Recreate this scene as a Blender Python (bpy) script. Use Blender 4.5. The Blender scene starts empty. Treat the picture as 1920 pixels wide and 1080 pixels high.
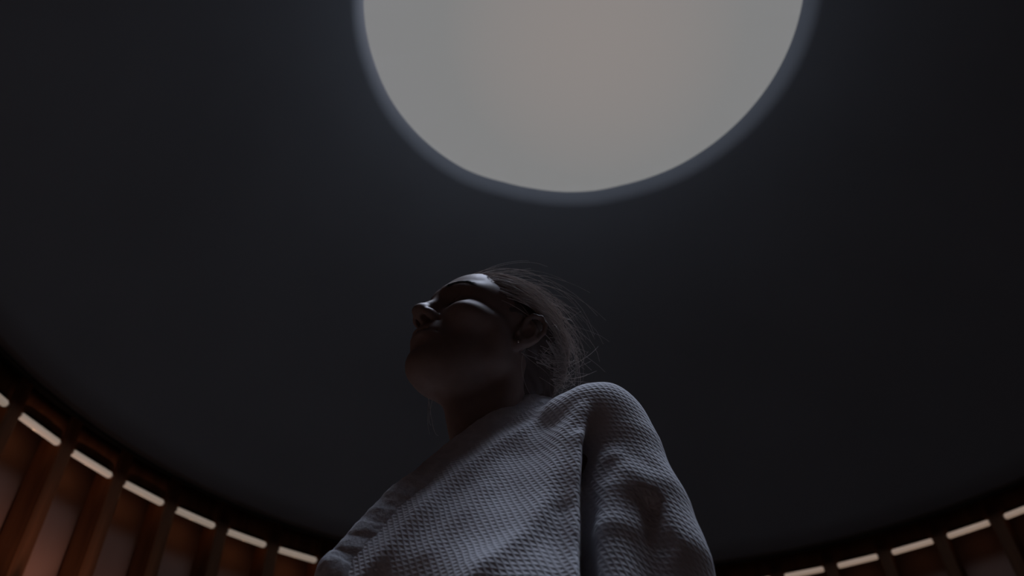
import bpy, math, random
import numpy as np
from mathutils import Vector, Matrix

# ------------------------------------------------------------------ camera, sky, sun, exposure
scene = bpy.context.scene
COL = scene.collection
F, PITCH, ROLL, ZC = 1500.0, math.radians(43.5), math.radians(-2.5), 0.90
_c, _s = math.cos(ROLL), math.sin(ROLL)
RIGHT = np.array([_c, -_s*math.sin(PITCH), _s*math.cos(PITCH)])
UP = np.array([-_s, -_c*math.sin(PITCH), _c*math.cos(PITCH)])
FWD = np.array([0, math.cos(PITCH), math.sin(PITCH)])
CAM = np.array([0, 0, ZC])


def at(x, y, Y):
    """the point at depth Y (metres in front of the camera) seen at photo pixel x, y"""
    r = (x-960)/F*RIGHT - (y-540)/F*UP + FWD
    return CAM + r*(Y/r[1])


cam_d = bpy.data.cameras.new('camera')
cam = bpy.data.objects.new('camera', cam_d)
COL.objects.link(cam)
cam.matrix_world = Matrix(((RIGHT[0], UP[0], -FWD[0], CAM[0]), (RIGHT[1], UP[1], -FWD[1], CAM[1]),
                           (RIGHT[2], UP[2], -FWD[2], CAM[2]), (0, 0, 0, 1)))
cam_d.sensor_width = 36
cam_d.lens = 36*F/1920
cam_d.clip_start = 0.02
cam_d.dof.use_dof = True
cam_d.dof.focus_distance = 0.98
cam_d.dof.aperture_fstop = 5.0
scene.camera = cam
scene.view_settings.view_transform = 'Standard'
scene.view_settings.look = 'None'
scene.view_settings.gamma = 1
scene.view_settings.exposure = 0
scene.view_settings.use_curve_mapping = False

S = 0.74                                   # size of the room


def ZS(z):
    return ZC+(z-ZC)*S


RCX, RCY, RR = 0.70*S, 2.27*S, 3.10*S          # the round room: centre and radius at the lamps
OCX, OCY, OR, OZ = 0.467*S, 2.272*S, 1.229*S, ZS(5.09)   # the round skylight

world = bpy.data.worlds.new('sky')
scene.world = world
world.use_nodes = True
wn, wl = world.node_tree.nodes, world.node_tree.links
wn.clear()
w_out = wn.new('ShaderNodeOutputWorld')
w_bg = wn.new('ShaderNodeBackground')
w_tc = wn.new('ShaderNodeTexCoord')
w_dot = wn.new('ShaderNodeVectorMath')
w_dot.operation = 'DOT_PRODUCT'
_sd = Vector((0.125, 0.55, 1.0)).normalized()
w_dot.inputs[1].default_value = _sd
w_rmp = wn.new('ShaderNodeValToRGB')
w_rmp.color_ramp.elements[0].position = 0.93
w_rmp.color_ramp.elements[0].color = (0.2230, 0.2230, 0.2330, 1)
w_rmp.color_ramp.elements[1].position = 1.0
w_rmp.color_ramp.elements[1].color = (0.264, 0.241, 0.231, 1)
_e = w_rmp.color_ramp.elements.new(0.984)
_e.color = (0.2200, 0.2210, 0.2215, 1)
wl.new(w_tc.outputs['Generated'], w_dot.inputs[0])
wl.new(w_dot.outputs['Value'], w_rmp.inputs[0])
w_sep = wn.new('ShaderNodeSeparateXYZ')
wl.new(w_tc.outputs['Generated'], w_sep.inputs[0])
w_low = wn.new('ShaderNodeMapRange')          # below the visible sky, a bright blue band added to light the ceiling
w_low.inputs['From Min'].default_value = 0.735
w_low.inputs['From Max'].default_value = 0.68
wl.new(w_sep.outputs['Z'], w_low.inputs['Value'])
w_mix = wn.new('ShaderNodeMixRGB')
w_band = wn.new('ShaderNodeValToRGB')
for _i, (_z, _col) in enumerate(((0.0, (.32, .46, .66, 1)), (0.70, (2.2, 2.7, 3.6, 1)), (0.35, (.48, .64, .88, 1)), (0.54, (1.0, 1.28, 1.75, 1)))):
    _el = w_band.color_ramp.elements[_i] if _i < 2 else w_band.color_ramp.elements.new(_z)
    _el.position = _z
    _el.color = _col
wl.new(w_sep.outputs['Z'], w_band.inputs[0])
wl.new(w_band.outputs[0], w_mix.inputs[2])
wl.new(w_low.outputs[0], w_mix.inputs[0])
wl.new(w_rmp.outputs[0], w_mix.inputs[1])
wl.new(w_mix.outputs[0], w_bg.inputs[0])
wl.new(w_bg.outputs[0], w_out.inputs[0])

sun_d = bpy.data.lights.new('sun', 'SUN')
sun_d.energy = 3.6
sun_d.angle = math.radians(38)
sun_d.color = (0.70, 0.79, 1.0)
sun = bpy.data.objects.new('sun', sun_d)
COL.objects.link(sun)
_to = Vector((OCX+.40, OCY-.42, OZ)) - Vector((0.0, 0.80, 1.45))
sun.rotation_euler = _to.to_track_quat('Z', 'Y').to_euler()
sun.location = (OCX, OCY, 8)


# ------------------------------------------------------------------ materials
def mat(name, base=(.5, .5, .5), rough=.6, emit=None, estr=1.0, spec=0.5):
    m = bpy.data.materials.new(name)
    m.use_nodes = True
    b = m.node_tree.nodes['Principled BSDF']
    b.inputs['Base Color'].default_value = (*base, 1)
    b.inputs['Roughness'].default_value = rough
    b.inputs['Specular IOR Level'].default_value = spec
    if emit:
        b.inputs['Emission Color'].default_value = (*emit, 1)
        b.inputs['Emission Strength'].default_value = estr
    return m, m.node_tree.nodes, m.node_tree.links, b


def noise_tint(m, nn, ll, b, c0, c1, scale=(6, 6, 6), detail=4, bump=0.0, nscale=1.0):
    tc = nn.new('ShaderNodeTexCoord')
    mp = nn.new('ShaderNodeMapping')
    mp.inputs['Scale'].default_value = scale
    no = nn.new('ShaderNodeTexNoise')
    no.inputs['Scale'].default_value = nscale
    no.inputs['Detail'].default_value = detail
    rp = nn.new('ShaderNodeValToRGB')
    rp.color_ramp.elements[0].position = .3
    rp.color_ramp.elements[1].position = .7
    rp.color_ramp.elements[0].color = (*c0, 1)
    rp.color_ramp.elements[1].color = (*c1, 1)
    ll.new(tc.outputs['Object'], mp.inputs[0])
    ll.new(mp.outputs[0], no.inputs[0])
    ll.new(no.outputs[0], rp.inputs[0])
    ll.new(rp.outputs[0], b.inputs['Base Color'])
    if bump:
        bp = nn.new('ShaderNodeBump')
        bp.inputs['Distance'].default_value = bump
        ll.new(no.outputs[0], bp.inputs['Height'])
        ll.new(bp.outputs[0], b.inputs['Normal'])


M_ceil, a1, a2, a3 = mat('dark_plaster', rough=.9, spec=.2)
noise_tint(M_ceil, a1, a2, a3, (.145, .127, .120), (.164, .145, .137), (1.5, 1.5, 1.5), 3, .002)
M_wall, a1, a2, a3 = mat('brown_wall_panel', rough=.8, spec=.1)
noise_tint(M_wall, a1, a2, a3, (.150, .082, .058), (.185, .103, .074), (3, 3, 1), 4, .002)
M_wood, a1, a2, a3 = mat('dark_stained_wood', rough=.7, spec=.08)
noise_tint(M_wood, a1, a2, a3, (.070, .027, .011), (.125, .050, .021), (26, 26, 2.2), 5, .001)
M_dark, *_ = mat('black_parts_and_gap_shade', (.02, .016, .013), .8, spec=.2)
M_floor, a1, a2, a3 = mat('stone_floor', rough=.6)
noise_tint(M_floor, a1, a2, a3, (.36, .25, .19), (.44, .32, .25), (3, 3, 3), 6, .002)
M_tube, *_ = mat('frosted_tube', (.5, .45, .4), .5, emit=(.205, .160, .125), estr=1.0)
M_dim, *_ = mat('frosted_tube_dimmed', (.8, .7, .6), .5, emit=(.220, .155, .115), estr=1.0)
M_cap, *_ = mat('lamp_cap', (.25, .15, .10), .4)
M_metal, *_ = mat('dark_metal', (.05, .045, .04), .4)

M_glass = bpy.data.materials.new('clear_glazing')
M_glass.use_nodes = True
gn, gl = M_glass.node_tree.nodes, M_glass.node_tree.links
gn.clear()
go = gn.new('ShaderNodeOutputMaterial')
gm = gn.new('ShaderNodeMixShader')
gt = gn.new('ShaderNodeBsdfTransparent')
gg = gn.new('ShaderNodeBsdfGlossy')
gg.inputs['Roughness'].default_value = .15
gm.inputs[0].default_value = .02
gl.new(gt.outputs[0], gm.inputs[1])
gl.new(gg.outputs[0], gm.inputs[2])
gl.new(gm.outputs[0], go.inputs[0])


# ------------------------------------------------------------------ helpers
def link(name, verts, faces, m, parent=None, smooth=True, loc=(0, 0, 0)):
    me = bpy.data.meshes.new(name)
    me.from_pydata([tuple(v) for v in verts], [], faces)
    me.materials.append(m)
    if smooth:
        me.polygons.foreach_set('use_smooth', [True]*len(me.polygons))
    me.update()
    o = bpy.data.objects.new(name, me)
    COL.objects.link(o)
    o.location = loc
    if parent:
        o.parent = parent
    return o


def empty(name, loc=(0, 0, 0), rz=0):
    o = bpy.data.objects.new(name, None)
    o.empty_display_size = .1
    o.location = loc
    o.rotation_euler = (0, 0, rz)
    COL.objects.link(o)
    return o


def tag(o, label=None, cat=None, group=None, kind=None):
    for k, v in (('label', label), ('category', cat), ('group', group), ('kind', kind)):
        if v:
            o[k] = v
    return o


def lathe(profile, n=192, closed=False, cx=0.0, cy=0.0, wob=None):
    vs, fs = [], []
    for i in range(n):
        a = 2*math.pi*i/n
        for j, (r, z) in enumerate(profile):
            rr = r*(wob(a, j) if wob else 1)
            vs.append((cx+rr*math.cos(a), cy+rr*math.sin(a), z))
    k = len(profile)
    for i in range(n):
        i2 = (i+1) % n
        for j in range(k if closed else k-1):
            j2 = (j+1) % k
            fs.append((i*k+j, i2*k+j, i2*k+j2, i*k+j2))
    return vs, fs


def box(x0, x1, y0, y1, z0, z1, bev=0.004):
    vs, fs = [], []
    for (z, d) in ((z0, bev), (z0+bev, 0), (z1-bev, 0), (z1, bev)):
        b = bev
        ring = [(x0+d+b, y0+d), (x1-d-b, y0+d), (x1-d, y0+d+b), (x1-d, y1-d-b),
                (x1-d-b, y1-d), (x0+d+b, y1-d), (x0+d, y1-d-b), (x0+d, y0+d+b)]
        vs += [(x, y, z) for x, y in ring]
    for r in range(3):
        for i in range(8):
            j = (i+1) % 8
            fs.append((r*8+i, r*8+j, r*8+8+j, r*8+8+i))
    fs.append(tuple(range(7, -1, -1)))
    fs.append(tuple(range(24, 32)))
    return vs, fs


def capsule_x(r, half, n=16, caps=5):
    vs, fs = [], []
    prof = []
    for i in range(caps+1):
        a = math.pi/2*i/caps
        prof.append((-half-r*math.cos(a), max(r*math.sin(a), 1e-4)))
    for i in range(caps+1):
        a = math.pi/2*(1-i/caps)
        prof.append((half+r*math.cos(a), max(r*math.sin(a), 1e-4)))
    for x, rr in prof:
        for k in range(n):
            t = 2*math.pi*k/n
            vs.append((x, rr*math.cos(t), rr*math.sin(t)))
    for i in range(len(prof)-1):
        for k in range(n):
            k2 = (k+1) % n
            fs.append((i*n+k, i*n+k2, (i+1)*n+k2, (i+1)*n+k))
    return vs, fs


# ------------------------------------------------------------------ the room
# floor
v, f = lathe([(0.001, 0), (1.2*S, 0), (2.4*S, 0), (3.6*S, 0)], 96, cx=RCX, cy=RCY)
tag(link('floor', v, f, M_floor), kind='structure')
# curved wall behind the posts, from floor to the ceiling's edge
v, f = lathe([(3.27*S, 0), (3.27*S, 1.0), (3.27*S, 2.0), (3.27*S, ZS(3.42)), (3.45*S, ZS(3.42)), (3.45*S, 0)], 192, closed=True, cx=RCX, cy=RCY)
tag(link('wall_round', v, f, M_wall), kind='structure')
# ceiling: a shallow dark dome rising from a lip to the round opening
dome = []
LIP_R, LIP_Z = 2.99*S, ZS(3.20)
NP = 22


def wob_open(a):
    # the hand-made opening wavers by about one percent
    return float(np.interp(math.degrees(a) % 360, [0, 12, 42, 50, 58, 66, 76, 84, 93, 104, 114, 121, 127, 139, 160, 171, 184, 200, 360],
                           [1.229, 1.231, 1.232, 1.232, 1.233, 1.228, 1.222, 1.228, 1.225, 1.216, 1.217, 1.230, 1.238, 1.236, 1.231, 1.225,
                            1.227, 1.229, 1.229]))/1.229


vs, fs = [], []
prof = []
for j in range(NP+1):
    t = j/NP
    prof.append(t)
n = 256
rows = []
for i in range(n):
    a = 2*math.pi*i/n
    ca, sa = math.cos(a), math.sin(a)
    P0 = (RCX+3.40*S*ca, RCY+3.40*S*sa, LIP_Z+.13)
    P1 = (RCX+LIP_R*ca, RCY+LIP_R*sa, LIP_Z+.035)
    P2 = (RCX+(LIP_R-.012)*ca, RCY+(LIP_R-.012)*sa, LIP_Z)
    row = [P0, P1, P2]
    rr = OR*wob_open(a)
    ox, oy = OCX+rr*ca, OCY+rr*sa
    lx, ly = RCX+(LIP_R-.03)*ca, RCY+(LIP_R-.03)*sa
    for j in range(NP+1):
        t = j/NP
        h = t + 0.05*math.sin(math.pi*t)*(1-t)
        row.append((lx+(ox-lx)*t, ly+(oy-ly)*t, LIP_Z+.012+(OZ-LIP_Z-.012)*min(h, 1)))
    row.append(row[-1])
    row.append((OCX+(rr+.006)*ca, OCY+(rr+.006)*sa, OZ+.006))
    row.append((OCX+(rr+.30)*ca, OCY+(rr+.30)*sa, OZ-.10))
    row.append((RCX+3.45*S*ca, RCY+3.45*S*sa, LIP_Z+.33))
    rows.append(row)
k = len(rows[0])
for row in rows:
    vs += row
for i in range(n):
    i2 = (i+1) % n
    for j in range(k-1):
        fs.append((i*k+j, i*k+j+1, i2*k+j+1, i2*k+j))
tag(link('ceiling', vs, fs, M_ceil), kind='structure')
# skylight: a glazed pane over the opening
win = tag(empty('window_1', (OCX, OCY, OZ+.02)), kind='structure')
v, f = lathe([(0.001, 0), (.5, 0), (1.0, 0), (OR+.03, 0), (OR+.03, .012), (1.0, .012), (.5, .012), (.001, .012)], 96)
link('pane', v, f, M_glass, win)
v, f = lathe([(OR+.032, -.012), (OR+.032, .016), (OR+.06, .016), (OR+.06, -.02)], 96, closed=True)
link('window_frame', v, f, M_metal, win)
# timber band around the wall just above the lamps
v, f = lathe([(3.100*S, ZS(3.128)), (3.100*S, ZS(3.31)), (3.118*S, ZS(3.31)), (3.118*S, ZS(3.128))], 192, closed=True, cx=RCX, cy=RCY)
tag(link('trim_1', v, f, M_wood), kind='structure')

v, f = lathe([(2.974*S, ZS(3.215)), (2.976*S, ZS(3.194)), (2.996*S, ZS(3.194)), (3.004*S, ZS(3.232)), (3.102*S, ZS(3.262)), (3.102*S, ZS(3.30)), (2.985*S, ZS(3.30))], 192, closed=True, cx=RCX, cy=RCY)
tag(link('gap_shade_ring', v, f, M_dark), kind='structure')  # black ring standing in for the shaded gap under the ceiling lip

# posts and lamps all round the visible wall: one every 6.33 degrees
STEP = 6.33
A_POST = 160.30


def place_polar(o, az, r, z):
    a = math.radians(az)
    o.location = (RCX+r*math.cos(a), RCY+r*math.sin(a), z)
    o.rotation_euler = (0, 0, a)


def copy_tree(o):
    c = o.copy()
    COL.objects.link(c)
    for ch in [q for q in o.children if q.type != 'LIGHT']:
        d = copy_tree(ch)
        d.parent = c
        d.matrix_parent_inverse = ch.matrix_parent_inverse.copy()
    return c


post0 = empty('wooden_post')
v, f = box(-.065*S, .10*S, -.037*S, .037*S, 0.06, ZS(3.30), .005)
link('shaft', v, f, M_wood, post0, smooth=False)
v, f = box(-.075*S, .10*S, -.047*S, .047*S, 0.0, 0.06, .005)
link('foot_block', v, f, M_dark, post0, smooth=False)

LR = .0175*S
lamp0 = empty('tube_lamp')
v, f = capsule_x(LR, .113*S)
link('glowing_tube', [(y, x, z) for x, y, z in v], [q[::-1] for q in f], M_tube, lamp0)
for sgn in (-1, 1):
    v, f = lathe([(.001, -.006*S), (.0125*S, -.006*S), (.0125*S, .006*S), (.001, .006*S)], 20)
    link('end_cap', [(x, z+sgn*.1315*S, y) for x, y, z in v], f, M_cap, lamp0)
v, f = box(-.006*S, .006*S, -.11*S, .11*S, .0165*S, .029*S, .0015)
link('mounting_rail', v, f, M_dark, lamp0, smooth=False)

lab_post = {-1: 'dark wooden post at the far left edge, brown-lit, left of the whole first tube lamp',
            0: 'dark wooden post between the first and second whole tube lamps from the left',
            1: 'dark wooden post between the second and third whole tube lamps from the left',
            2: 'dark wooden post between the third and fourth whole tube lamps from the left',
            3: 'dark wooden post between the fourth and fifth whole tube lamps from the left',
            4: 'dark wooden post between the fifth and sixth whole tube lamps from the left',
            5: 'dark wooden post just left of the white robe, beside the last lamp before it',
            14: 'barely visible wooden post at the bottom right, nearest the robe, between its tube lamps',
            15: 'barely visible wooden post between the first and second whole tube lamps right of the robe',
            16: 'barely visible wooden post between the second and third whole tube lamps right of the robe',
            17: 'barely visible wooden post between the third and fourth whole tube lamps right of the robe',
            18: 'dark wooden post with reddish edge beside the cut-off lamp at the right edge'}
lab_lamp = {-1: 'glowing tube lamp cut off by the left edge of the photo',
            0: 'glowing tube lamp, highest whole one on the left wall',
            1: 'glowing tube lamp, second whole one from the left edge',
            2: 'glowing tube lamp, third whole one from the left edge',
            3: 'glowing tube lamp, fourth whole one from the left edge',
            4: 'glowing tube lamp, fifth whole one from the left edge',
            5: 'glowing tube lamp, sixth whole one from the left edge',
            6: 'glowing tube lamp mostly hidden behind the left edge of the robe',
            14: 'glowing tube lamp cut by the bottom edge just right of the robe',
            15: 'glowing tube lamp, first whole one right of the robe',
            16: 'glowing tube lamp, second whole one right of the robe',
            17: 'glowing tube lamp, third whole one right of the robe',
            18: 'glowing tube lamp, fourth whole one right of the robe and highest whole one there',
            19: 'glowing tube lamp cut off by the right edge of the photo'}
used = []
for q in range(-3, 22):
    az = A_POST - STEP*q
    if True:
        o = post0 if not used else copy_tree(post0)
        used.append(o)
        place_polar(o, az, 3.15*S, 0)
        tag(o, lab_post.get(q, 'dark wooden post of the round wall, out of the picture'),
            'post', 'wooden posts around the wall')
used = []
for q in range(-3, 22):
    az = A_POST + STEP/2 - STEP*q
    if True:
        o = lamp0 if not used else copy_tree(lamp0)
        used.append(o)
        if q == 10:                     # from here on the lamps burn dimmer
            for ch in o.children:
                if ch.name.startswith('glowing_tube'):
                    ch.data = ch.data.copy()
                    ch.data.materials[0] = M_dim
            lamp0 = o
        place_polar(o, az, 3.10*S, ZS(3.10))
        tag(o, lab_lamp.get(q, 'glowing tube lamp between two posts, out of the picture'),
            'lamp', 'tube lamps between the wooden posts')
        # the light this lamp throws on the posts and the wall
        ld = bpy.data.lights.new('tube_light', 'POINT')
        ld.energy = 0.034 if q < 10 else 0.007
        ld.color = (1.0, .50, .26)
        ld.shadow_soft_size = 0.0
        lo = bpy.data.objects.new('tube_light', ld)
        COL.objects.link(lo)
        lo.location = (.045*S, 0, -.01)
        lo.parent = o

# added warm fill lights on arms, unseen below the frame, brightening the left bays
for k, (az, en) in enumerate(((163.47, 1.0), (157.13, 1.0), (150.8, .40))):
    wl_ = tag(empty('added_fill_light'), 'added warm fill light on an arm between posts, %s from the left, below the picture' % ('first', 'second', 'third')[k],
              'lamp', 'added fill lights below the picture')
    place_polar(wl_, az, 2.84*S, 1.70)
    v, f = lathe([(.001, -.03), (.025, -.03), (.030, .02), (.026, .022), (.001, .018)], 24)
    link('housing', v, f, M_metal, wl_)
    v, f = lathe([(.001, .020), (.024, .023), (.024, .019), (.001, .016)], 24)
    link('lens', v, f, M_tube, wl_)
    v, f = box(.0, (3.27-2.84)*S, -.006, .006, -.028, -.016, .002)
    link('arm', v, f, M_metal, wl_, smooth=False)
    ud = bpy.data.lights.new('fill_glow', 'SPOT')
    ud.energy = en*11.0
    ud.color = (1.0, .60, .48)
    ud.spot_size = math.radians(40)
    ud.spot_blend = .9
    ud.shadow_soft_size = 0.015
    uo = bpy.data.objects.new('fill_glow', ud)
    COL.objects.link(uo)
    uo.parent = wl_
    uo.location = (0, 0, .04)
    uo.rotation_euler = Vector((-.46, 0, -.88)).to_track_quat('Z', 'Y').to_euler()


# ------------------------------------------------------------------ sculpting: distance fields and surface nets
def surface_nets(fn, xs, ys, zs, chunk=24):
    nx, ny, nz = len(xs), len(ys), len(zs)
    FV = np.empty((nx, ny, nz), np.float32)
    for k0 in range(0, nz, chunk):
        zz = zs[k0:k0+chunk]
        X, Y, Z = np.meshgrid(xs.astype(np.float32), ys.astype(np.float32), zz.astype(np.float32), indexing='ij')
        FV[:, :, k0:k0+chunk] = fn(X, Y, Z)
    S = FV < 0
    cnt = np.zeros((nx-1, ny-1, nz-1), np.int8)
    for dx in (0, 1):
        for dy in (0, 1):
            for dz in (0, 1):
                cnt += S[dx:nx-1+dx, dy:ny-1+dy, dz:nz-1+dz]
    act = (cnt > 0) & (cnt < 8)
    idx = -np.ones(act.shape, np.int64)
    I, J, K = np.nonzero(act)
    idx[I, J, K] = np.arange(len(I))
    acc = np.zeros((len(I), 3))
    num = np.zeros(len(I))
    G = (xs, ys, zs)
    corners = [(a, b, c) for a in (0, 1) for b in (0, 1) for c in (0, 1)]
    for c0 in corners:
        for ax in range(3):
            if c0[ax]:
                continue
            c1 = list(c0)
            c1[ax] = 1
            f0 = FV[I+c0[0], J+c0[1], K+c0[2]]
            f1 = FV[I+c1[0], J+c1[1], K+c1[2]]
            m = (f0 < 0) != (f1 < 0)
            t = np.where(m, f0/np.where(m, f0-f1, 1), 0)
            p0 = np.stack([xs[I+c0[0]], ys[J+c0[1]], zs[K+c0[2]]], 1)
            p1 = np.stack([xs[I+c1[0]], ys[J+c1[1]], zs[K+c1[2]]], 1)
            acc += np.where(m[:, None], p0+(p1-p0)*t[:, None], 0)
            num += m
    V = acc/num[:, None]
    faces = []
    # x edges
    for ax in range(3):
        sl0 = [slice(1, -1)]*3
        sl1 = [slice(1, -1)]*3
        sl0[ax] = slice(0, -1)
        sl1[ax] = slice(1, None)
        a, b = S[tuple(sl0)], S[tuple(sl1)]
        E = np.nonzero(a != b)
        sgn = a[E]
        p = [E[0].copy(), E[1].copy(), E[2].copy()]
        for q in range(3):
            if q != ax:
                p[q] = p[q]+1
        u, w = (ax+1) % 3, (ax+2) % 3

        def cell(du, dw):
            r = [p[0].copy(), p[1].copy(), p[2].copy()]
            r[u] = r[u]-du
            r[w] = r[w]-dw
            return idx[r[0], r[1], r[2]]
        q4 = np.stack([cell(1, 1), cell(0, 1), cell(0, 0), cell(1, 0)], 1)
        q4[~sgn] = q4[~sgn][:, ::-1]
        faces.append(q4)
    Fc = np.concatenate(faces)
    return V, Fc


def laplace(V, Fc, it=2, lam=.5):
    e = np.concatenate([Fc[:, [0, 1]], Fc[:, [1, 2]], Fc[:, [2, 3]], Fc[:, [3, 0]]])
    n = len(V)
    deg = np.bincount(e.ravel(), minlength=n).astype(float)
    for _ in range(it):
        S = np.zeros_like(V)
        for d in range(3):
            S[:, d] = np.bincount(e[:, 0], V[e[:, 1], d], n) + np.bincount(e[:, 1], V[e[:, 0], d], n)
        V = V + lam*(S/np.maximum(deg, 1)[:, None]-V)
    return V


def link_np(name, V, Fc, m, parent=None):
    me = bpy.data.meshes.new(name)
    me.vertices.add(len(V))
    me.vertices.foreach_set('co', np.asarray(V, np.float32).ravel())
    nf, k = Fc.shape
    me.loops.add(nf*k)
    me.loops.foreach_set('vertex_index', Fc.astype(np.int32).ravel())
    me.polygons.add(nf)
    me.polygons.foreach_set('loop_start', np.arange(0, nf*k, k, dtype=np.int32))
    me.polygons.foreach_set('loop_total', np.full(nf, k, dtype=np.int32))
    me.polygons.foreach_set('use_smooth', np.ones(nf, bool))
    me.materials.append(m)
    me.update(calc_edges=True)
    me.validate()
    o = bpy.data.objects.new(name, me)
    COL.objects.link(o)
    if parent:
        o.parent = parent
    return o


def smin(a, b, k):
    h = np.clip(.5+.5*(b-a)/k, 0, 1)
    return b+(a-b)*h-k*h*(1-h)


def smax(a, b, k):
    return -smin(-a, -b, k)


def ell(P, c, r, R=None):
    x, y, z = P[0]-c[0], P[1]-c[1], P[2]-c[2]
    if R is not None:
        x, y, z = (R[0][0]*x+R[1][0]*y+R[2][0]*z, R[0][1]*x+R[1][1]*y+R[2][1]*z, R[0][2]*x+R[1][2]*y+R[2][2]*z)
    k0 = np.sqrt((x/r[0])**2+(y/r[1])**2+(z/r[2])**2)
    k1 = np.sqrt((x/r[0]**2)**2+(y/r[1]**2)**2+(z/r[2]**2)**2)
    return k0*(k0-1)/np.maximum(k1, 1e-6)


def cap(P, a, b, r1, r2=None):
    r2 = r1 if r2 is None else r2
    ax, ay, az = a
    d = (b[0]-ax, b[1]-ay, b[2]-az)
    L = d[0]**2+d[1]**2+d[2]**2+1e-12
    x, y, z = P[0]-ax, P[1]-ay, P[2]-az
    h = np.clip((x*d[0]+y*d[1]+z*d[2])/L, 0, 1)
    return np.sqrt((x-h*d[0])**2+(y-h*d[1])**2+(z-h*d[2])**2)-(r1+(r2-r1)*h)


def chain(P, pts, rs, k=.006):
    d = None
    for i in range(len(pts)-1):
        e = cap(P, pts[i], pts[i+1], rs[i], rs[i+1])
        d = e if d is None else smin(d, e, k)
    return d


def rotm(rx, ry, rz):
    return np.array((Matrix.Rotation(rz, 3, 'Z') @ Matrix.Rotation(ry, 3, 'Y') @ Matrix.Rotation(rx, 3, 'X')))


# ------------------------------------------------------------------ the person
# head pose: columns = face-forward, her left, crown
HM = np.array([[-0.6887, 0.6751, 0.2643], [-0.6754, -0.7300, 0.1049], [0.2638, -0.1063, 0.9587]])
HT = np.array([-0.0425, 0.8603, 1.5942])
_u, _w, _v = np.linalg.svd(HM)
HM = _u @ _v


def to_head(X, Y, Z):
    x, y, z = X-HT[0], Y-HT[1], Z-HT[2]
    return (HM[0, 0]*x+HM[1, 0]*y+HM[2, 0]*z, HM[0, 1]*x+HM[1, 1]*y+HM[2, 1]*z, HM[0, 2]*x+HM[1, 2]*y+HM[2, 2]*z)


def hw(p):
    return HM @ np.array(p) + HT


def sd_head(Q):
    x, y, z = Q
    A = (x, np.abs(y), z)            # mirrored half
    d = ell(Q, (-.014, 0, .040), (.097, .074, .086))
    d = smin(d, ell(Q, (.036, 0, .030), (.058, .059, .066)), .03)        # forehead block
    d = smin(d, ell(Q, (.042, 0, -.035), (.047, .050, .066)), .025)      # middle face
    jaw = cap(A, (.006, .045, -.044), (.068, .012, -.086), .019, .016)
    d = smin(d, jaw, .03)
    d = smin(d, ell(Q, (.078, 0, -.084), (.017, .019, .018)), .016)      # chin
    d = smin(d, ell(Q, (.040, 0, -.070), (.046, .036, .030)), .02)
    d = smin(d, cap(A, (.018, .052, -.020), (.010, .048, -.045), .018, .016), .02)  # masseter
    d = smin(d, ell(A, (.063, .0425, -.0115), (.025, .021, .017)), .022)   # cheekbone
    d = smin(d, cap(A, (.030, .060, -.004), (.058, .048, -.008), .009, .011), .016)
    d = smin(d, ell(A, (.046, .047, .034), (.020, .014, .020)), .014)   # temple
    d = smin(d, ell(Q, (.080, 0, -.046), (.022, .026, .024)), .018)      # maxilla
    d = smin(d, cap(A, (.088, .008, .0365), (.067, .043, .0340), .0090, .0090), .014)  # brow
    # eye sockets
    d = smax(d, -ell(A, (.091, .0325, .0140), (.0150, .0175, .0125)), .012)
    # eyeball under a lowered lid
    d = smin(d, ell(A, (.0708, .0315, .0145), (.0125, .0145, .0125)), .003)
    lid = cap(A, (.0800, .0215, .0095), (.0815, .0315, .0065), .0013, .0016)
    lid = np.minimum(lid, cap(A, (.0815, .0315, .0065), (.0730, .0435, .0095), .0016, .0012))
    d = smin(d, lid, .0025)
    crease = np.minimum(cap(A, (.0800, .0205, .0170), (.0800, .0315, .0220), .0006),
                        cap(A, (.0800, .0315, .0220), (.0705, .0450, .0165), .0006))
    d = smax(d, -crease, .003)
    # nose
    d = smin(d, cap(Q, (.088, 0, .026), (.107, 0, -.008), .0075, .0085), .010)
    d = smin(d, ell(Q, (.1090, 0, -.0155), (.0125, .0115, .0105)), .007)
    d = smin(d, ell(A, (.0985, .0130, -.0195), (.0120, .0065, .0085)), .005)
    d = smin(d, cap(Q, (.110, 0, -.022), (.094, 0, -.030), .0050, .0050), .005)
    d = smax(d, -ell(A, (.1020, .0078, -.0280), (.0075, .0036, .0090), rotm(math.radians(0), math.radians(14), math.radians(-16))), .0025)
    d = smax(d, -cap(A, (.0985, .0215, -.0150), (.0880, .0205, -.0265), .0012, .0012), .005)
    # lips
    ul = chain(A, [(.0985, 0, -.0425), (.0955, .010, -.0420), (.0840, .0245, -.0465)], [.0052, .0055, .0022], .004)
    lo = chain(A, [(.0960, 0, -.0535), (.0930, .010, -.0530), (.0835, .0235, -.0480)], [.0066, .0062, .0022], .004)
    d = smin(d, ul, .004)
    d = smin(d, lo, .004)
    ml = chain(A, [(.1040, 0, -.0478), (.1000, .010, -.0472), (.0860, .0275, -.0485)], [.0014, .0014, .0008], .001)
    d = smax(d, -ml, .0025)
    d = smax(d, -cap(Q, (.1040, 0, -.0330), (.1030, 0, -.0385), .0022, .0022), .004)
    d = smax(d, -ell(Q, (.0975, 0, -.0665), (.0080, .019, .0050)), .010)
    return d


EC = np.array((-.008, .073, .004))
ER = rotm(math.radians(-6), math.radians(-14), math.radians(-22))


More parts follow.
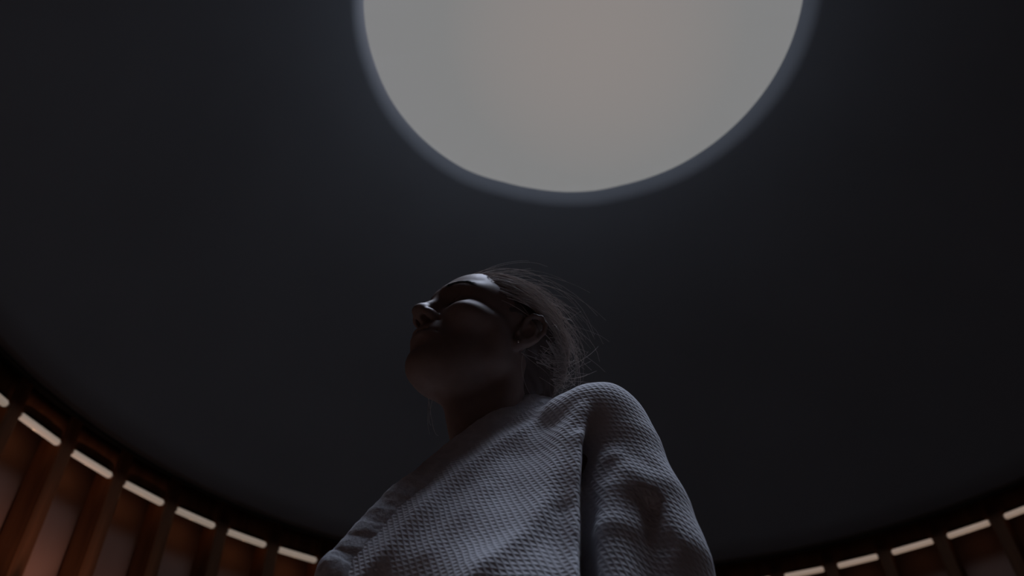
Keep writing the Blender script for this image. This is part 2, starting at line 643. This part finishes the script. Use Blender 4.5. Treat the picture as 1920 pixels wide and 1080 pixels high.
def sd_ear(Q, side=1):
    x, y, z = Q[0]-EC[0], side*Q[1]-EC[1], Q[2]-EC[2]
    R = ER
    E = (R[0][0]*x+R[1][0]*y+R[2][0]*z, R[0][1]*x+R[1][1]*y+R[2][1]*z, R[0][2]*x+R[1][2]*y+R[2][2]*z)
    plate = ell(E, (-.006, .000, .004), (.0155, .0045, .027))
    helix = [(.006, .002, .006), (.008, .005, .018), (.003, .0065, .0285), (-.007, .007, .0325), (-.017, .0068, .027),
             (-.0215, .006, .014), (-.0195, .004, .000), (-.013, .002, -.013), (-.004, .002, -.021)]
    d = chain(E, helix, [.0022, .0030, .0032, .0034, .0034, .0032, .0030, .0032, .0040], .002)
    d = smin(d, plate, .003)
    d = smin(d, ell(E, (-.0015, .0015, -.0235), (.0080, .0042, .0095)), .004)     # lobe
    ah = [(-.0015, .004, .020), (-.010, .005, .012), (-.0125, .005, .000), (-.007, .0045, -.011)]
    d = smin(d, chain(E, ah, [.0024, .0028, .0030, .0028], .002), .003)
    d = smin(d, cap(E, (.0065, .002, -.001), (.0055, .0035, -.007), .0040, .0032), .003)   # tragus
    d = smax(d, -ell(E, (-.003, .007, .001), (.0085, .0085, .0115)), .003)      # concha
    d = smin(d, cap(E, (-.008, -.006, .012), (-.004, -.006, -.010), .010, .010), .005)
    return d


NB = np.array((-.020, .885, 1.395))
SH_L = np.array((.100, .760, 1.335))
SH_R = np.array((-.150, 1.010, 1.335))
SIDE = (SH_L-SH_R)/np.linalg.norm(SH_L-SH_R)
FACE = np.cross(np.array((0, 0, 1.0)), SIDE)
FACE = -FACE if FACE[1] > 0 else FACE
CEN = (SH_L+SH_R)/2


def bp(f_, s_, z_):
    """a point in the torso's own frame: f_ forward, s_ to her left"""
    return CEN[:2].tolist() + [0] if False else np.array((CEN[0]+FACE[0]*f_+SIDE[0]*s_, CEN[1]+FACE[1]*f_+SIDE[1]*s_, z_))


def body_frame(P):
    x, y = P[0]-CEN[0], P[1]-CEN[1]
    return (x*FACE[0]+y*FACE[1], x*SIDE[0]+y*SIDE[1], P[2])


def sd_body_low(P):
    B = body_frame(P)
    A = (B[0], np.abs(B[1]), B[2])
    d = ell(B, (0, 0, 1.22), (.095, .140, .160))
    d = smin(d, ell(B, (0, 0, 1.02), (.090, .125, .16)), .06)
    d = smin(d, ell(B, (-.01, 0, .88), (.105, .165, .12)), .05)
    d = smin(d, cap(A, (0, .03, 1.385), (0, .165, 1.335), .040, .044), .03)
    d = smin(d, cap(A, (0, .170, 1.33), (-.02, .190, 1.07), .040, .032), .02)
    d = smin(d, cap(A, (-.02, .190, 1.07), (.10, .075, 1.02), .032, .024), .012)   # folded forearms
    d = smin(d, cap(A, (.10, .075, 1.02), (.12, .03, 1.02), .024, .020), .012)
    d = smin(d, cap(A, (0, .085, .84), (.01, .085, .47), .075, .048), .03)
    d = smin(d, cap(A, (.01, .085, .47), (-.01, .085, .10), .046, .030), .015)
    d = smin(d, cap(A, (-.02, .085, .050), (.12, .090, .028), .034, .022), .015)
    d = np.maximum(d, -(P[2]-.003))
    return d


def sd_neck(P):
    top = hw((-.022, 0, -.035))
    mid = (top+NB)/2 + np.array((-.004, -.004, 0))
    d = cap(P, top, mid, .052, .050)
    d = smin(d, cap(P, mid, NB, .050, .056), .02)
    # muscle from behind the ear to the collar bone and the larynx
    d = smin(d, cap(P, hw((-.022, .050, -.030)), NB+np.array((-.020, -.055, -.01)), .014, .012), .015)
    d = smin(d, cap(P, hw((.030, 0, -.080)), NB+FACE*.045+np.array((0, 0, .02)), .018, .016), .025)
    return d


def sd_body(X, Y, Z):
    P = (X, Y, Z)
    d = np.full(X.shape, 9.0, np.float32)
    zmin, zmax = float(Z.min()), float(Z.max())
    if zmin < 1.50:
        d = sd_body_low(P)
    if zmax > 1.30:
        d = smin(d, sd_neck(P), .030)
    if zmax > 1.40:
        Q = to_head(X, Y, Z)
        near = sd_head(Q)
        e = smin(near, np.minimum(sd_ear(Q, 1), sd_ear(Q, -1)), .003)
        d = smin(d, e, .016) if zmin < 1.62 else np.minimum(d, e)
    return d


def graded(lo, a, b, hi, fine, coarse):
    left = np.arange(lo, a, coarse)
    midl = np.arange(a, b, fine)
    right = np.arange(b, hi+coarse, coarse)
    return np.concatenate([left, midl, right])


FOOT = np.array((CEN[0], CEN[1], 0))
person = tag(empty('person', tuple(FOOT)), 'person in a white waffle robe standing with face lifted to the skylight', 'person')

M_skin, sn, sl, sb = mat('skin', (.30, .19, .155), .50, spec=.3)
noise_tint(M_skin, sn, sl, sb, (.270, .190, .165), (.315, .225, .195), (60, 60, 60), 4, .0004)
sb.inputs['Subsurface Weight'].default_value = .08
sb.inputs['Subsurface Radius'].default_value = (.012, .004, .002)
sb.inputs['Subsurface Scale'].default_value = .3

hb = [hw((a, b, c_)) for a in (-.13, .13) for b in (-.09, .09) for c_ in (-.13, .14)]
hb = np.array(hb)
xs = graded(-.42, hb[:, 0].min()+.02, hb[:, 0].max()-.02, .36, .0017, .010)
ys = graded(.62, hb[:, 1].min()+.01, hb[:, 1].max()-.01, 1.30, .0017, .010)
zs = graded(-.01, 1.40, 1.72, 1.76, .0017, .010)
V, Fc = surface_nets(sd_body, xs, ys, zs)
V = laplace(V, Fc, 1, .4)
body = link_np('body', V-FOOT, Fc, M_skin, person)


# ---- eyelashes/eyebrow, earring, hair
M_hair, hn, hl, hbs = mat('dark_brown_hair', (.13, .10, .09), .38, spec=.5)
M_brow, *_ = mat('brow_hair', (.022, .015, .012), .8, spec=.05)
M_gold, *_ = mat('earring_metal', (.75, .70, .62), .25)
M_gold.node_tree.nodes['Principled BSDF'].inputs['Metallic'].default_value = 1


def tubes(paths, radii, sides=3):
    """each path (k,3) becomes a thin tube"""
    VV, FF = [], []
    off = 0
    for p, r in zip(paths, radii):
        k = len(p)
        t = np.gradient(p, axis=0)
        t /= np.linalg.norm(t, axis=1)[:, None]+1e-9
        ref = np.array((.31, .52, .8))
        u = np.cross(t, ref)
        u /= np.linalg.norm(u, axis=1)[:, None]+1e-9
        w = np.cross(t, u)
        rr = r*np.linspace(1, .35, k)**.8
        ring = []
        for s_ in range(sides):
            a = 2*math.pi*s_/sides
            ring.append(p+(u*math.cos(a)+w*math.sin(a))*rr[:, None])
        VV.append(np.stack(ring, 1).reshape(-1, 3))
        i = np.arange(k-1)[:, None]*sides
        s0 = np.arange(sides)[None]
        s1 = (s0+1) % sides
        q = np.stack([i+s0, i+s1, i+sides+s1, i+sides+s0], -1).reshape(-1, 4)+off
        FF.append(q)
        off += k*sides
    return np.concatenate(VV), np.concatenate(FF)


def proj_head(p, it=12, off=0.0):
    """push head-frame points on to the head's surface"""
    p = np.array(p, float)
    for _ in range(it):
        def fv(q):
            return sd_head((q[:, 0], q[:, 1], q[:, 2]))
        d = fv(p)
        g = np.stack([(fv(p+np.eye(3)[a]*1e-4)-d)/1e-4 for a in range(3)], 1)
        g /= np.linalg.norm(g, axis=1)[:, None]+1e-9
        p = p-g*(d-off)[:, None]*.9
    return p


rng = np.random.default_rng(7)
# eyebrows: short hairs along the ridge
for side in (1, -1):
    paths = []
    for i in range(120):
        t = rng.random()
        a = np.array((.095, .012, .037))*(1-t)+np.array((.076, .048, .038))*t
        a = a+np.array((0, 0, .006*math.sin(math.pi*t)))+rng.normal(size=3)*(.0008, .0005, .0017)
        d = np.array((-.35-.5*t, .8, .35-.5*t))+rng.normal(size=3)*.18
        d /= np.linalg.norm(d)
        q = a+d*np.linspace(0, .0075, 4)[:, None]
        q[:, 1] *= side
        q = proj_head(q, 6, .0004)
        paths.append(q@HM.T+HT-FOOT)
    v_, f_ = tubes(paths, [.0002]*len(paths))
    link_np('eyebrow', v_, f_, M_brow, body)
    paths = []
    for i in range(60):
        t = i/59
        a = np.array((.0810, .021, .007))*(1-t)+np.array((.0735, .0440, .009))*t+np.array((.0035*math.sin(math.pi*t), 0, -.0035*math.sin(math.pi*t)))
        d = np.array((.8, .25+.5*t, -.45))
        u = np.linspace(0, 1, 4)[:, None]
        q = a+d*u*.0065+np.array((0, 0, .003))*u**2
        q[:, 1] *= side
        paths.append(q@HM.T+HT-FOOT)
    v_, f_ = tubes(paths, [.00016]*len(paths))
    link_np('eyelashes', v_, f_, M_brow, body)

# hair cap: the scalp side of the hairline, with a low knot at the nape
HC = np.array((-.014, 0, .040))
HRAD = np.array((.097, .074, .086))


def hair_plane(Q):
    ay = np.abs(Q[1])
    return .753*Q[0]-.658*Q[2]-.0114 + .25*np.maximum(ay-.052, 0) - .10*np.maximum(.02-ay, 0)


def sd_hair(X, Y, Z):
    Q = (X, Y, Z)
    ay = np.abs(Y)
    d = ell(Q, (-.019, 0, .040), (.103, .079, .091))
    d = smin(d, ell(Q, (-.055, 0, -.025), (.052, .056, .050)), .03)
    d = smin(d, ell(Q, (-.040, 0, -.060), (.040, .046, .040)), .03)
    n1 = .004*np.sin(62*(Y+.2*X)+9*Z)*np.cos(40*Z+12*X)+.0016*np.sin(260*Y+60*X)+.0012*np.sin(330*Z-150*X)
    d = d+n1*.6
    pl = hair_plane(Q)
    d = smax(d, pl, .008)
    # keep clear of the ear
    d = smax(d, -ell((X, ay, Z), (.004, .080, .000), (.026, .022, .030)), .004)
    return d


gx = np.arange(-.150, .11, .0024)
gy = np.arange(-.10, .10, .0024)
gz = np.arange(-.125, .15, .0024)
V, Fc = surface_nets(sd_hair, gx, gy, gz, 200)
V = V@HM.T+HT
hair = link_np('hair', V-FOOT, Fc, M_hair, person)

# knot of hair low on the nape
KN = np.array((-.098, .0, -.030))


def sd_knot(X, Y, Z):
    Q = (X-KN[0], Y-KN[1], Z-KN[2])
    d = ell(Q, (0, 0, 0), (.030, .036, .032))
    a = np.arctan2(Q[1], Q[2])
    rr = np.sqrt(Q[1]**2+Q[2]**2)
    return d+.0028*np.sin(3*a+rr*260)+.0008*np.sin(14*a+rr*700)


V, Fc = surface_nets(sd_knot, KN[0]+np.arange(-.042, .042, .002), KN[1]+np.arange(-.048, .048, .002), KN[2]+np.arange(-.044, .044, .002), 200)
V = V@HM.T+HT
link_np('hair_knot', V-FOOT, Fc, M_hair, hair)


def ell_pt(d, lift=0.0):
    d = d/np.linalg.norm(d, axis=-1, keepdims=True)
    return np.array((-.019, 0, .040))+d*(np.array((.103, .079, .091))+lift)


def strand_paths(n, fly, seed):
    g = np.random.default_rng(seed)
    out = []
    while len(out) < n:
        # root on the scalp
        r = g.normal(size=3)
        r /= np.linalg.norm(r)
        p = ell_pt(r)
        hp = hair_plane((p[0], p[1], p[2]))
        if hp > .002 or (fly == 1 and g.random() < .0) or p[2] < -.03:
            continue
        if g.random() > math.exp(hp*14) + .25:
            continue
        dB = (np.array((-.100, .034*np.sign(r[1]), .042))-np.array((-.019, 0, .040)))/np.array((.103, .079, .091))
        dB = dB/np.linalg.norm(dB)+g.normal(size=3)*(.16 if not fly else .26)
        dB /= np.linalg.norm(dB)
        om = math.acos(np.clip(r@dB, -1, 1))
        if om < .3:
            continue
        tmax = g.uniform(.6, .98) if not fly else g.uniform(.35, .95)
        k = 12
        t = np.linspace(0, tmax, k)
        d = (np.sin((1-t)*om)[:, None]*r+np.sin(t*om)[:, None]*dB)/math.sin(om)
        wv = g.normal(size=3)*.035
        d = d+wv*np.sin(t*g.uniform(3, 7))[:, None]
        base = g.uniform(.000, .004)
        if fly:
            u = t/tmax
            lift = base+g.uniform(.003, .024)*u**1.3*g.choice([1, 1, 1, 1, 2.2])
            q = ell_pt(d, lift[:, None])
            curl = g.normal(size=3)*.010
            q = q+curl*(u**2*np.sin(u*g.uniform(1, 5)))[:, None]
        else:
            q = ell_pt(d, (base+.0015*np.sin(t*g.uniform(5, 12)))[:, None])
        pv = hair_plane((q[:, 0], q[:, 1], q[:, 2]))
        if pv.max() > (.004 if not fly else .012):
            continue
        if np.any((np.abs(q[:, 1]) > .055) & (np.abs(q[:, 0]+.006) < .030) & (np.abs(q[:, 2]-.004) < .038)) and g.random() < .985:
            continue
        out.append(q@HM.T+HT-FOOT)
    return out


ps = strand_paths(2600, 0, 3)
v_, f_ = tubes(ps, rng.uniform(.0003, .0007, len(ps)))
M_strand, *_ = mat('hair_strands', (.46, .385, .35), .35, spec=.6)
link_np('swept_back_strands', v_, f_, M_strand, hair)
ps = strand_paths(520, 0, 9)
v_, f_ = tubes(ps, rng.uniform(.0009, .0017, len(ps)), 4)
link_np('hair_locks', v_, f_, M_strand, hair)
ps = strand_paths(430, 1, 5)
# wisps hanging behind the jaw and beside the ear
for pts in ([(806, 728), (803, 760), (802, 790), (806, 815)], [(800, 735), (806, 765), (812, 800), (822, 817)], [(812, 730), (810, 752), (805, 778), (808, 798)]):
    P4 = np.array([at(a, b, .93) for a, b in pts])
    t4 = np.linspace(0, 1, 4)
    tt = np.linspace(0, 1, 12)
    ps.append(np.stack([np.polyval(np.polyfit(t4, P4[:, c_], 3), tt) for c_ in range(3)], 1)-FOOT)
P4 = np.array([at(985, 655, .775), at(978, 685, .775), at(985, 720, .785), at(1003, 752, .800)])
ps.append(np.stack([np.polyval(np.polyfit(np.linspace(0, 1, 4), P4[:, c_], 3), np.linspace(0, 1, 12)) for c_ in range(3)], 1)-FOOT)
v_, f_ = tubes(ps, rng.uniform(.00028, .00055, len(ps)))
M_fly, *_ = mat('fine_hair', (.66, .57, .52), .4, spec=.6)
link_np('flyaway_strands', v_, f_, M_fly, hair)

# earring: a small stud on the near lobe
ep = ER@np.array((-.0015, .0070, -.0235))+EC
v, f = lathe([(.0001, -.0022), (.0016, -.0015), (.0022, 0), (.0016, .0015), (.0001, .0022)], 16)
ew = hw(ep)-FOOT
tag(link('stud_earring', [(x+ew[0], y+ew[1], z+ew[2]) for x, y, z in v], f, M_gold, person))


# ------------------------------------------------------------------ the robe
M_robe, rn, rl, rb = mat('white_waffle_cotton', (.80, .80, .85), .95, spec=.1)
rb.inputs['Sheen Weight'].default_value = .3
tc = rn.new('ShaderNodeTexCoord')
mp = rn.new('ShaderNodeMapping')
mp.inputs['Rotation'].default_value = (0, 0, 0)
rl.new(tc.outputs['UV'], mp.inputs[0])
sx = rn.new('ShaderNodeSeparateXYZ')
dn = rn.new('ShaderNodeTexNoise')
dn.inputs['Scale'].default_value = 14
dn.inputs['Detail'].default_value = 2
rl.new(tc.outputs['Object'], dn.inputs[0])
vm = rn.new('ShaderNodeVectorMath')
vm.operation = 'MULTIPLY_ADD'
vm.inputs[1].default_value = (.006, .006, 0)
rl.new(dn.outputs['Color'], vm.inputs[0])
rl.new(mp.outputs[0], vm.inputs[2])
rl.new(vm.outputs[0], sx.inputs[0])


def mth(op, a, b=None):
    m_ = rn.new('ShaderNodeMath')
    m_.operation = op
    for i, q in enumerate((a, b)):
        if q is None:
            continue
        if isinstance(q, (int, float)):
            m_.inputs[i].default_value = q
        else:
            rl.new(q, m_.inputs[i])
    return m_.outputs[0]


CELL = .0060
cxn = mth('SINE', mth('MULTIPLY', sx.outputs[0], 2*math.pi/CELL))
cyn = mth('SINE', mth('MULTIPLY', sx.outputs[1], 2*math.pi/CELL))
grid = mth('MAXIMUM', cxn, cyn)
fuzz = rn.new('ShaderNodeTexNoise')
fuzz.inputs['Scale'].default_value = 700
fuzz.inputs['Detail'].default_value = 2
rl.new(tc.outputs['Object'], fuzz.inputs[0])
hgt = mth('ADD', mth('MULTIPLY', grid, .5), mth('MULTIPLY', fuzz.outputs[0], .35))
bmp = rn.new('ShaderNodeBump')
bmp.inputs['Distance'].default_value = .0010
bmp.inputs['Strength'].default_value = .9
rl.new(hgt, bmp.inputs['Height'])
rl.new(bmp.outputs[0], rb.inputs['Normal'])
M_collar, cn, cl, cb = mat('robe_terry_edge', (.70, .70, .73), .95, spec=.1)
noise_tint(M_collar, cn, cl, cb, (.66, .66, .70), (.80, .80, .84), (90, 90, 90), 3, .003)

# lapel edge, from behind the neck, down the near side to where the robe closes
LAP = [at(1036, 762, .875), at(1002, 757, .85), at(945, 785, .82), at(900, 815, .805), at(840, 862, .79), at(800, 898, .778), at(760, 926, .770),
       at(722, 966, .762), at(690, 1001, .754), at(655, 1043, .746), at(620, 1090, .738)]
LAP.append(LAP[-1]+np.array((.000, -.004, -.10)))
LAP.append(bp(.175, -.03, .98))
FAR = [LAP[0], NB+np.array((.030, .080, .055)), NB+np.array((-.015, .094, .050)), NB+np.array((-.060, .078, .040)), NB+np.array((-.088, .035, .015)),
       bp(.055, -.100, 1.33), bp(.105, -.105, 1.24), bp(.14, -.09, 1.12), bp(.165, -.03, .99)]
BACKN = [p+np.array((0, 0, -.036)) for p in (FAR[0], FAR[1], FAR[2], FAR[3], FAR[4])]


def tri(P, a, b, c_, r):
    a, b, c_ = map(np.asarray, (a, b, c_))
    ba, cb_, ac = b-a, c_-b, a-c_
    nor = np.cross(ba, ac)
    pa = [P[i]-a[i] for i in range(3)]
    pb = [P[i]-b[i] for i in range(3)]
    pc = [P[i]-c_[i] for i in range(3)]

    def dot(u, w):
        return u[0]*w[0]+u[1]*w[1]+u[2]*w[2]
    s_ = np.sign(dot(pa, np.cross(ba, nor)))+np.sign(dot(pb, np.cross(cb_, nor)))+np.sign(dot(pc, np.cross(ac, nor)))

    def edge(u, e):
        h = np.clip(dot(u, e)/dot(e, e), 0, 1)
        return (u[0]-e[0]*h)**2+(u[1]-e[1]*h)**2+(u[2]-e[2]*h)**2
    m = np.minimum(np.minimum(edge(pa, ba), edge(pb, cb_)), edge(pc, ac))
    pl = dot(pa, nor)**2/dot(nor, nor)
    return np.sqrt(np.where(s_ < 2, m, pl))-r


IN_ = np.array((.004, -.003, -.008))
# front panel of the robe: a smooth height field y(x, z) through these points
CTRL = [LAP[0], LAP[1]+IN_, LAP[3]+IN_, LAP[5]+IN_, LAP[8]+IN_, LAP[10]+IN_, LAP[11]+IN_,
        at(1060, 790, .775), at(1085, 775, .745), at(1005, 858, .742), at(1072, 850, .712), at(950, 935, .714), at(1066, 930, .686),
        at(905, 1012, .684), at(1064, 1010, .660), at(870, 1092, .654), at(1064, 1092, .632)]
for _p, _dy in ((at(870, 1092, .660), -.036), (at(1064, 1092, .634), -.036), (LAP[10]+IN_, -.022)):
    CTRL.append(_p+np.array((-.005, _dy, -.10)))
    CTRL.append(_p+np.array((-.010, _dy+.02, -.22)))
for _x, _z, _y in ((-.20, .74, .715), (-.06, .74, .672), (.08, .74, .680), (-.20, .52, .720), (-.06, .52, .690), (.08, .52, .700)):
    CTRL.append(np.array((_x, _y, _z)))
CTRL = np.array(CTRL)


def tps_fit(P2, v):
    n_ = len(P2)
    r = np.linalg.norm(P2[:, None]-P2[None], axis=2)
    K = np.where(r > 0, r**2*np.log(np.maximum(r, 1e-9)), 0)+np.eye(n_)*2e-5
    A = np.block([[K, np.c_[np.ones(n_), P2]], [np.c_[np.ones(n_), P2].T, np.zeros((3, 3))]])
    return np.linalg.solve(A, np.r_[v, 0, 0, 0])


TPSW = tps_fit(CTRL[:, [0, 2]], CTRL[:, 1])


def polyline_dist(x, z, pts):
    best = np.full(x.shape, 9.0)
    side = np.zeros(x.shape)
    for a, b in zip(pts[:-1], pts[1:]):
        d0, d1 = b[0]-a[0], b[1]-a[1]
        L = d0*d0+d1*d1
        h = np.clip(((x-a[0])*d0+(z-a[1])*d1)/L, 0, 1)
        dd = np.hypot(x-a[0]-h*d0, z-a[1]-h*d1)
        cr = d0*(z-a[1])-d1*(x-a[0])
        m_ = dd < best
        best = np.where(m_, dd, best)
        side = np.where(m_, cr, side)
    return best, side


def xz(pts, Yd):
    out = []
    n_ = len(pts)
    for k_, (a, b) in enumerate(pts):
        q_ = at(a, b, Yd[0]+(Yd[1]-Yd[0])*k_/(n_-1))
        out.append((q_[0], q_[2]))
    return out


FOLDS = [  # path in the panel, depth range, height, width
    ([(1035, 772), (960, 812), (880, 868), (810, 930), (740, 1005), (680, 1075), (600, 1180)], (.785, .70), .0085, .013),
    ([(1098, 766), (1060, 812), (1042, 880), (1020, 960), (985, 1020), (905, 1080), (820, 1180)], (.745, .65), .0075, .013),
    ([(985, 850), (930, 930), (870, 1000), (800, 1090)], (.74, .68), -.0045, .026),
    ([(1086, 830), (1082, 900), (1081, 1000), (1081, 1110), (1081, 1200)], (.715, .61), .008, .010),
    ([(1058, 965), (1050, 1030), (1044, 1100), (1040, 1200)], (.675, .62), -.0050, .012),
    ([(1028, 768), (1048, 776), (1066, 792)], (.80, .77), .011, .018),
    ([(905, 905), (860, 960), (800, 1035)], (.72, .70), .003, .010),
]


def panel_fields(xs_, zs_):
    x, z = np.meshgrid(xs_, zs_, indexing='ij')
    f_ = TPSW[-3]+TPSW[-2]*x+TPSW[-1]*z
    for (cx_, cz_), w_ in zip(CTRL[:, [0, 2]], TPSW[:-3]):
        r2 = (x-cx_)**2+(z-cz_)**2
        f_ = f_+w_*.5*r2*np.log(np.maximum(r2, 1e-12))
    for pts, Yd, amp, wid in FOLDS:
        dd, _ = polyline_dist(x, z, xz(pts, Yd))
        f_ = f_-amp*np.exp(-(dd/wid)**2)
    f_ = f_+.0012*np.sin(70*x+38*z)*np.sin(52*z-31*x)
    gx_ = np.gradient(f_, xs_, axis=0)
    gz_ = np.gradient(f_, zs_, axis=1)
    c_ = 1/np.sqrt(1+np.clip(gx_, -4, 4)**2+np.clip(gz_, -4, 4)**2)
    # boundary: lapel on the left, panel edge on the right, below the waist
    lap = [(p[0], p[2]) for p in [LAP[0]+np.array((.03, 0, .004))]+LAP[0:12]]
    lap.append((lap[-1][0]-.02, .45))
    d1, s1 = polyline_dist(x, z, lap)
    e1 = np.where(s1 > 0, -d1, d1)          # inside is to the right of the lapel
    edge = xz([(1108, 740), (1108, 775), (1093, 830), (1089, 900), (1088, 1000), (1088, 1110), (1088, 1250)], (.745, .60))
    edge.append((edge[-1][0]+.02, .45))
    d2, s2 = polyline_dist(x, z, edge)
    e2 = np.where(s2 > 0, d2, -d2)
    b_ = np.maximum(np.maximum(e1, e2), .50-z)
    return f_, c_, b_


def px_r(px, p):
    return px*float((p-CAM) @ FWD)/F


ARM = [(at(1035, 800, .835), 34), (at(1072, 806, .800), 56), (at(1125, 806, .775), 68), (at(1158, 862, .765), 75), (at(1184, 965, .755), 97),
       (at(1212, 1078, .745), 111), (at(1225, 1250, .745), 135)]
ARM_P = [a for a, _ in ARM]
ARM_R = [px_r(r, a) for a, r in ARM]


def sd_robe(X, Y, Z):
    P = (X, Y, Z)
    B = body_frame(P)
    zt = np.clip((1.32-Z)/.95, 0, 1)
    ra, rbb = .130+.080*zt, .158+.080*zt
    q = np.sqrt((B[0]/ra)**2+((B[1]+.02)/rbb)**2)
    tors = (q-1)*np.minimum(ra, rbb)
    d = smax(tors, Z-1.350, .06)
    # upper back up to the neck
    d = smin(d, chain(P, BACKN, [.030, .034, .034, .030, .026], .02), .035)
    # far shoulder and arm
    d = smin(d, cap(B, (-.02, -.050, 1.375), (0, -.160, 1.325), .048, .058), .04)
    d = smin(d, cap(B, (0, -.165, 1.320), (-.01, -.205, 1.06), .060, .078), .02)
    d = smin(d, cap(B, (-.01, -.205, 1.06), (.09, -.12, .98), .078, .072), .03)
    d = smin(d, cap(P, NB+np.array((.02, .075, -.02)), ARM_P[2], .040, .050), .03)
    # open at the neck
    hole = chain(P, [NB+np.array((0, 0, .16)), NB+np.array((0, 0, .02)), bp(.08, -.05, 1.24)], [.066, .056, .040], .03)
    d = smax(d, -hole, .012)
    # near sleeve and the crossed front
    arm = chain(P, ARM_P, ARM_R, .03)
    arm = smin(arm, cap(P, ARM_P[-1], bp(.12, .09, .98), ARM_R[-1], .07), .04)
    crump = np.zeros_like(d)
    for (pt, rad, amp) in CRUMPS:
        r2 = ((X-pt[0])**2+(Y-pt[1])**2+(Z-pt[2])**2)/rad**2
        crump = crump+amp*np.exp(-r2)
    arm = arm-crump
    for pts, r, k in ARM_VALLEYS:
        arm = smax(arm, -chain(P, [at(*p) for p in pts], r, .01), k)
    for pts, r, k in ARM_RIDGES:
        arm = smin(arm, chain(P, [at(*p) for p in pts], r, .01), k)
    iz = np.searchsorted(rz, Z[0, 0, :]-1e-5)
    fy, cc, bb = PF[0][:, None, iz], PF[1][:, None, iz], PF[2][:, None, iz]
    back = fy+.012+np.clip((1.33-Z)/.16, 0, 1)*.22
    front = smax((fy-.007-Y)*cc, (Y-back)*.8, .004)
    front = smax(front, bb, .008)
    d = smin(d, arm, .02)
    d = smin(d, front, .006+.03*np.clip((1.12-Z)/.2, 0, 1))
    ang = np.arctan2(B[1], B[0])
    fold = np.clip((1.10-Z)/.5, 0, 1)*.010*np.sin(ang*13+1.5*np.sin(Z*5))
    d = d+fold
    d = d+.0006*np.sin(46*X+30*Z+6*np.sin(21*Y))*np.sin(38*Z-23*X+4*np.sin(30*X))
    d = np.maximum(d, .36-Z)
    return d


ARM_VALLEYS = [
    ([(1102, 812, .690), (1102, 900, .664), (1104, 1000, .652), (1106, 1130, .628)], [.005, .016, .020, .023], .012),
    ([(1218, 950, .698), (1232, 1010, .680), (1242, 1110, .662)], [.002, .008, .012], .018),
]
ARM_RIDGES = [
    ([(1150, 925, .700), (1150, 1000, .690), (1160, 1110, .675)], [.008, .014, .018], .020),
    ([(1272, 960, .745), (1290, 1020, .745), (1312, 1110, .74)], [.006, .009, .010], .014),
]
CRUMPS = [(at(1150, 855, .705), .012, .005), (at(1170, 890, .700), .013, .006), (at(1200, 915, .700), .012, .004), (at(1168, 918, .695), .012, .004),
          (at(1240, 930, .735), .012, .005), (at(1262, 955, .745), .013, .006), (at(1185, 868, .715), .010, -.003), (at(1215, 892, .715), .012, -.004)]

rx = np.arange(-.36, .32, .0034)
ry = graded(.52, .56, 1.00, 1.36, .0034, .009)
rz = graded(.34, 1.08, 1.50, 1.52, .0034, .012)
PF = [a_.astype(np.float32) for a_ in panel_fields(rx, rz)]
V, Fc = surface_nets(sd_robe, rx, ry, rz, 30)
V = laplace(V, Fc, 3, .4)
robe = link_np('robe', V-FOOT, Fc, M_robe, person)
tag(robe, 'white waffle-weave robe')
# cloth coordinates: across the panel and down it
uvl = robe.data.uv_layers.new(name='weave')
li = np.empty(len(robe.data.loops), np.int32)
robe.data.loops.foreach_get('vertex_index', li)
W = V
UV = np.stack([W[:, 0]+.30*(W[:, 2]-1.3), .92*W[:, 2]+.22*W[:, 1]+.12*W[:, 0]], 1)
uvl.data.foreach_set('uv', UV[li].astype(np.float32).ravel())


def ribbon(path, width_dir, w, th, nsub=6, rough=.0012):
    """a padded band swept along a path: rounded cross-section w wide, th thick"""
    P = [np.asarray(p, float) for p in path]
    pts = []
    for i in range(len(P)-1):
        p0, p1, p2, p3 = P[max(i-1, 0)], P[i], P[i+1], P[min(i+2, len(P)-1)]
        for s_ in range(nsub):
            t = s_/nsub
            pts.append(.5*((2*p1)+(-p0+p2)*t+(2*p0-5*p1+4*p2-p3)*t*t+(-p0+3*p1-3*p2+p3)*t**3))
    pts.append(P[-1])
    pts = np.array(pts)
    T = np.gradient(pts, axis=0)
    T /= np.linalg.norm(T, axis=1)[:, None]
    n_ = len(pts)
    prof = [(math.cos(a)*abs(math.cos(a))**-.4 if abs(math.cos(a)) > 1e-6 else 0, math.sin(a)) for a in np.linspace(0, 2*math.pi, 21)[:-1]]
    VV, FF = [], []
    g = np.random.default_rng(11)
    ph = g.uniform(0, 6, 4)
    for i in range(n_):
        wd = np.asarray(width_dir(i/(n_-1)), float)
        wd = wd-T[i]*(wd@T[i])
        wd /= np.linalg.norm(wd)
        nd = np.cross(T[i], wd)
        s_ = i*1.0
        for (a, b) in prof:
            wobble = 1+.10*math.sin(.9*s_+ph[0])+.07*math.sin(2.1*s_+ph[1]+a*2)
            VV.append(pts[i]+wd*a*w/2+nd*b*th/2*wobble)
    m_ = len(prof)
    for i in range(n_-1):
        for j in range(m_):
            j2 = (j+1) % m_
            FF.append((i*m_+j, i*m_+j2, (i+1)*m_+j2, (i+1)*m_+j))
    FF.append(tuple(range(m_))[::-1])
    FF.append(tuple(range((n_-1)*m_, n_*m_)))
    return VV, FF


def wd_near(t):
    return np.array((.55, -.35, -.75))


v, f = ribbon(LAP, wd_near, .040, .017, 8)
o = link('collar', [np.array(p)-FOOT for p in v], f, M_collar, robe)
v, f = ribbon(FAR, lambda t: np.array((-.1, .1, -.95)), .040, .014, 8)
link('collar', [np.array(p)-FOOT for p in v], f, M_collar, robe)
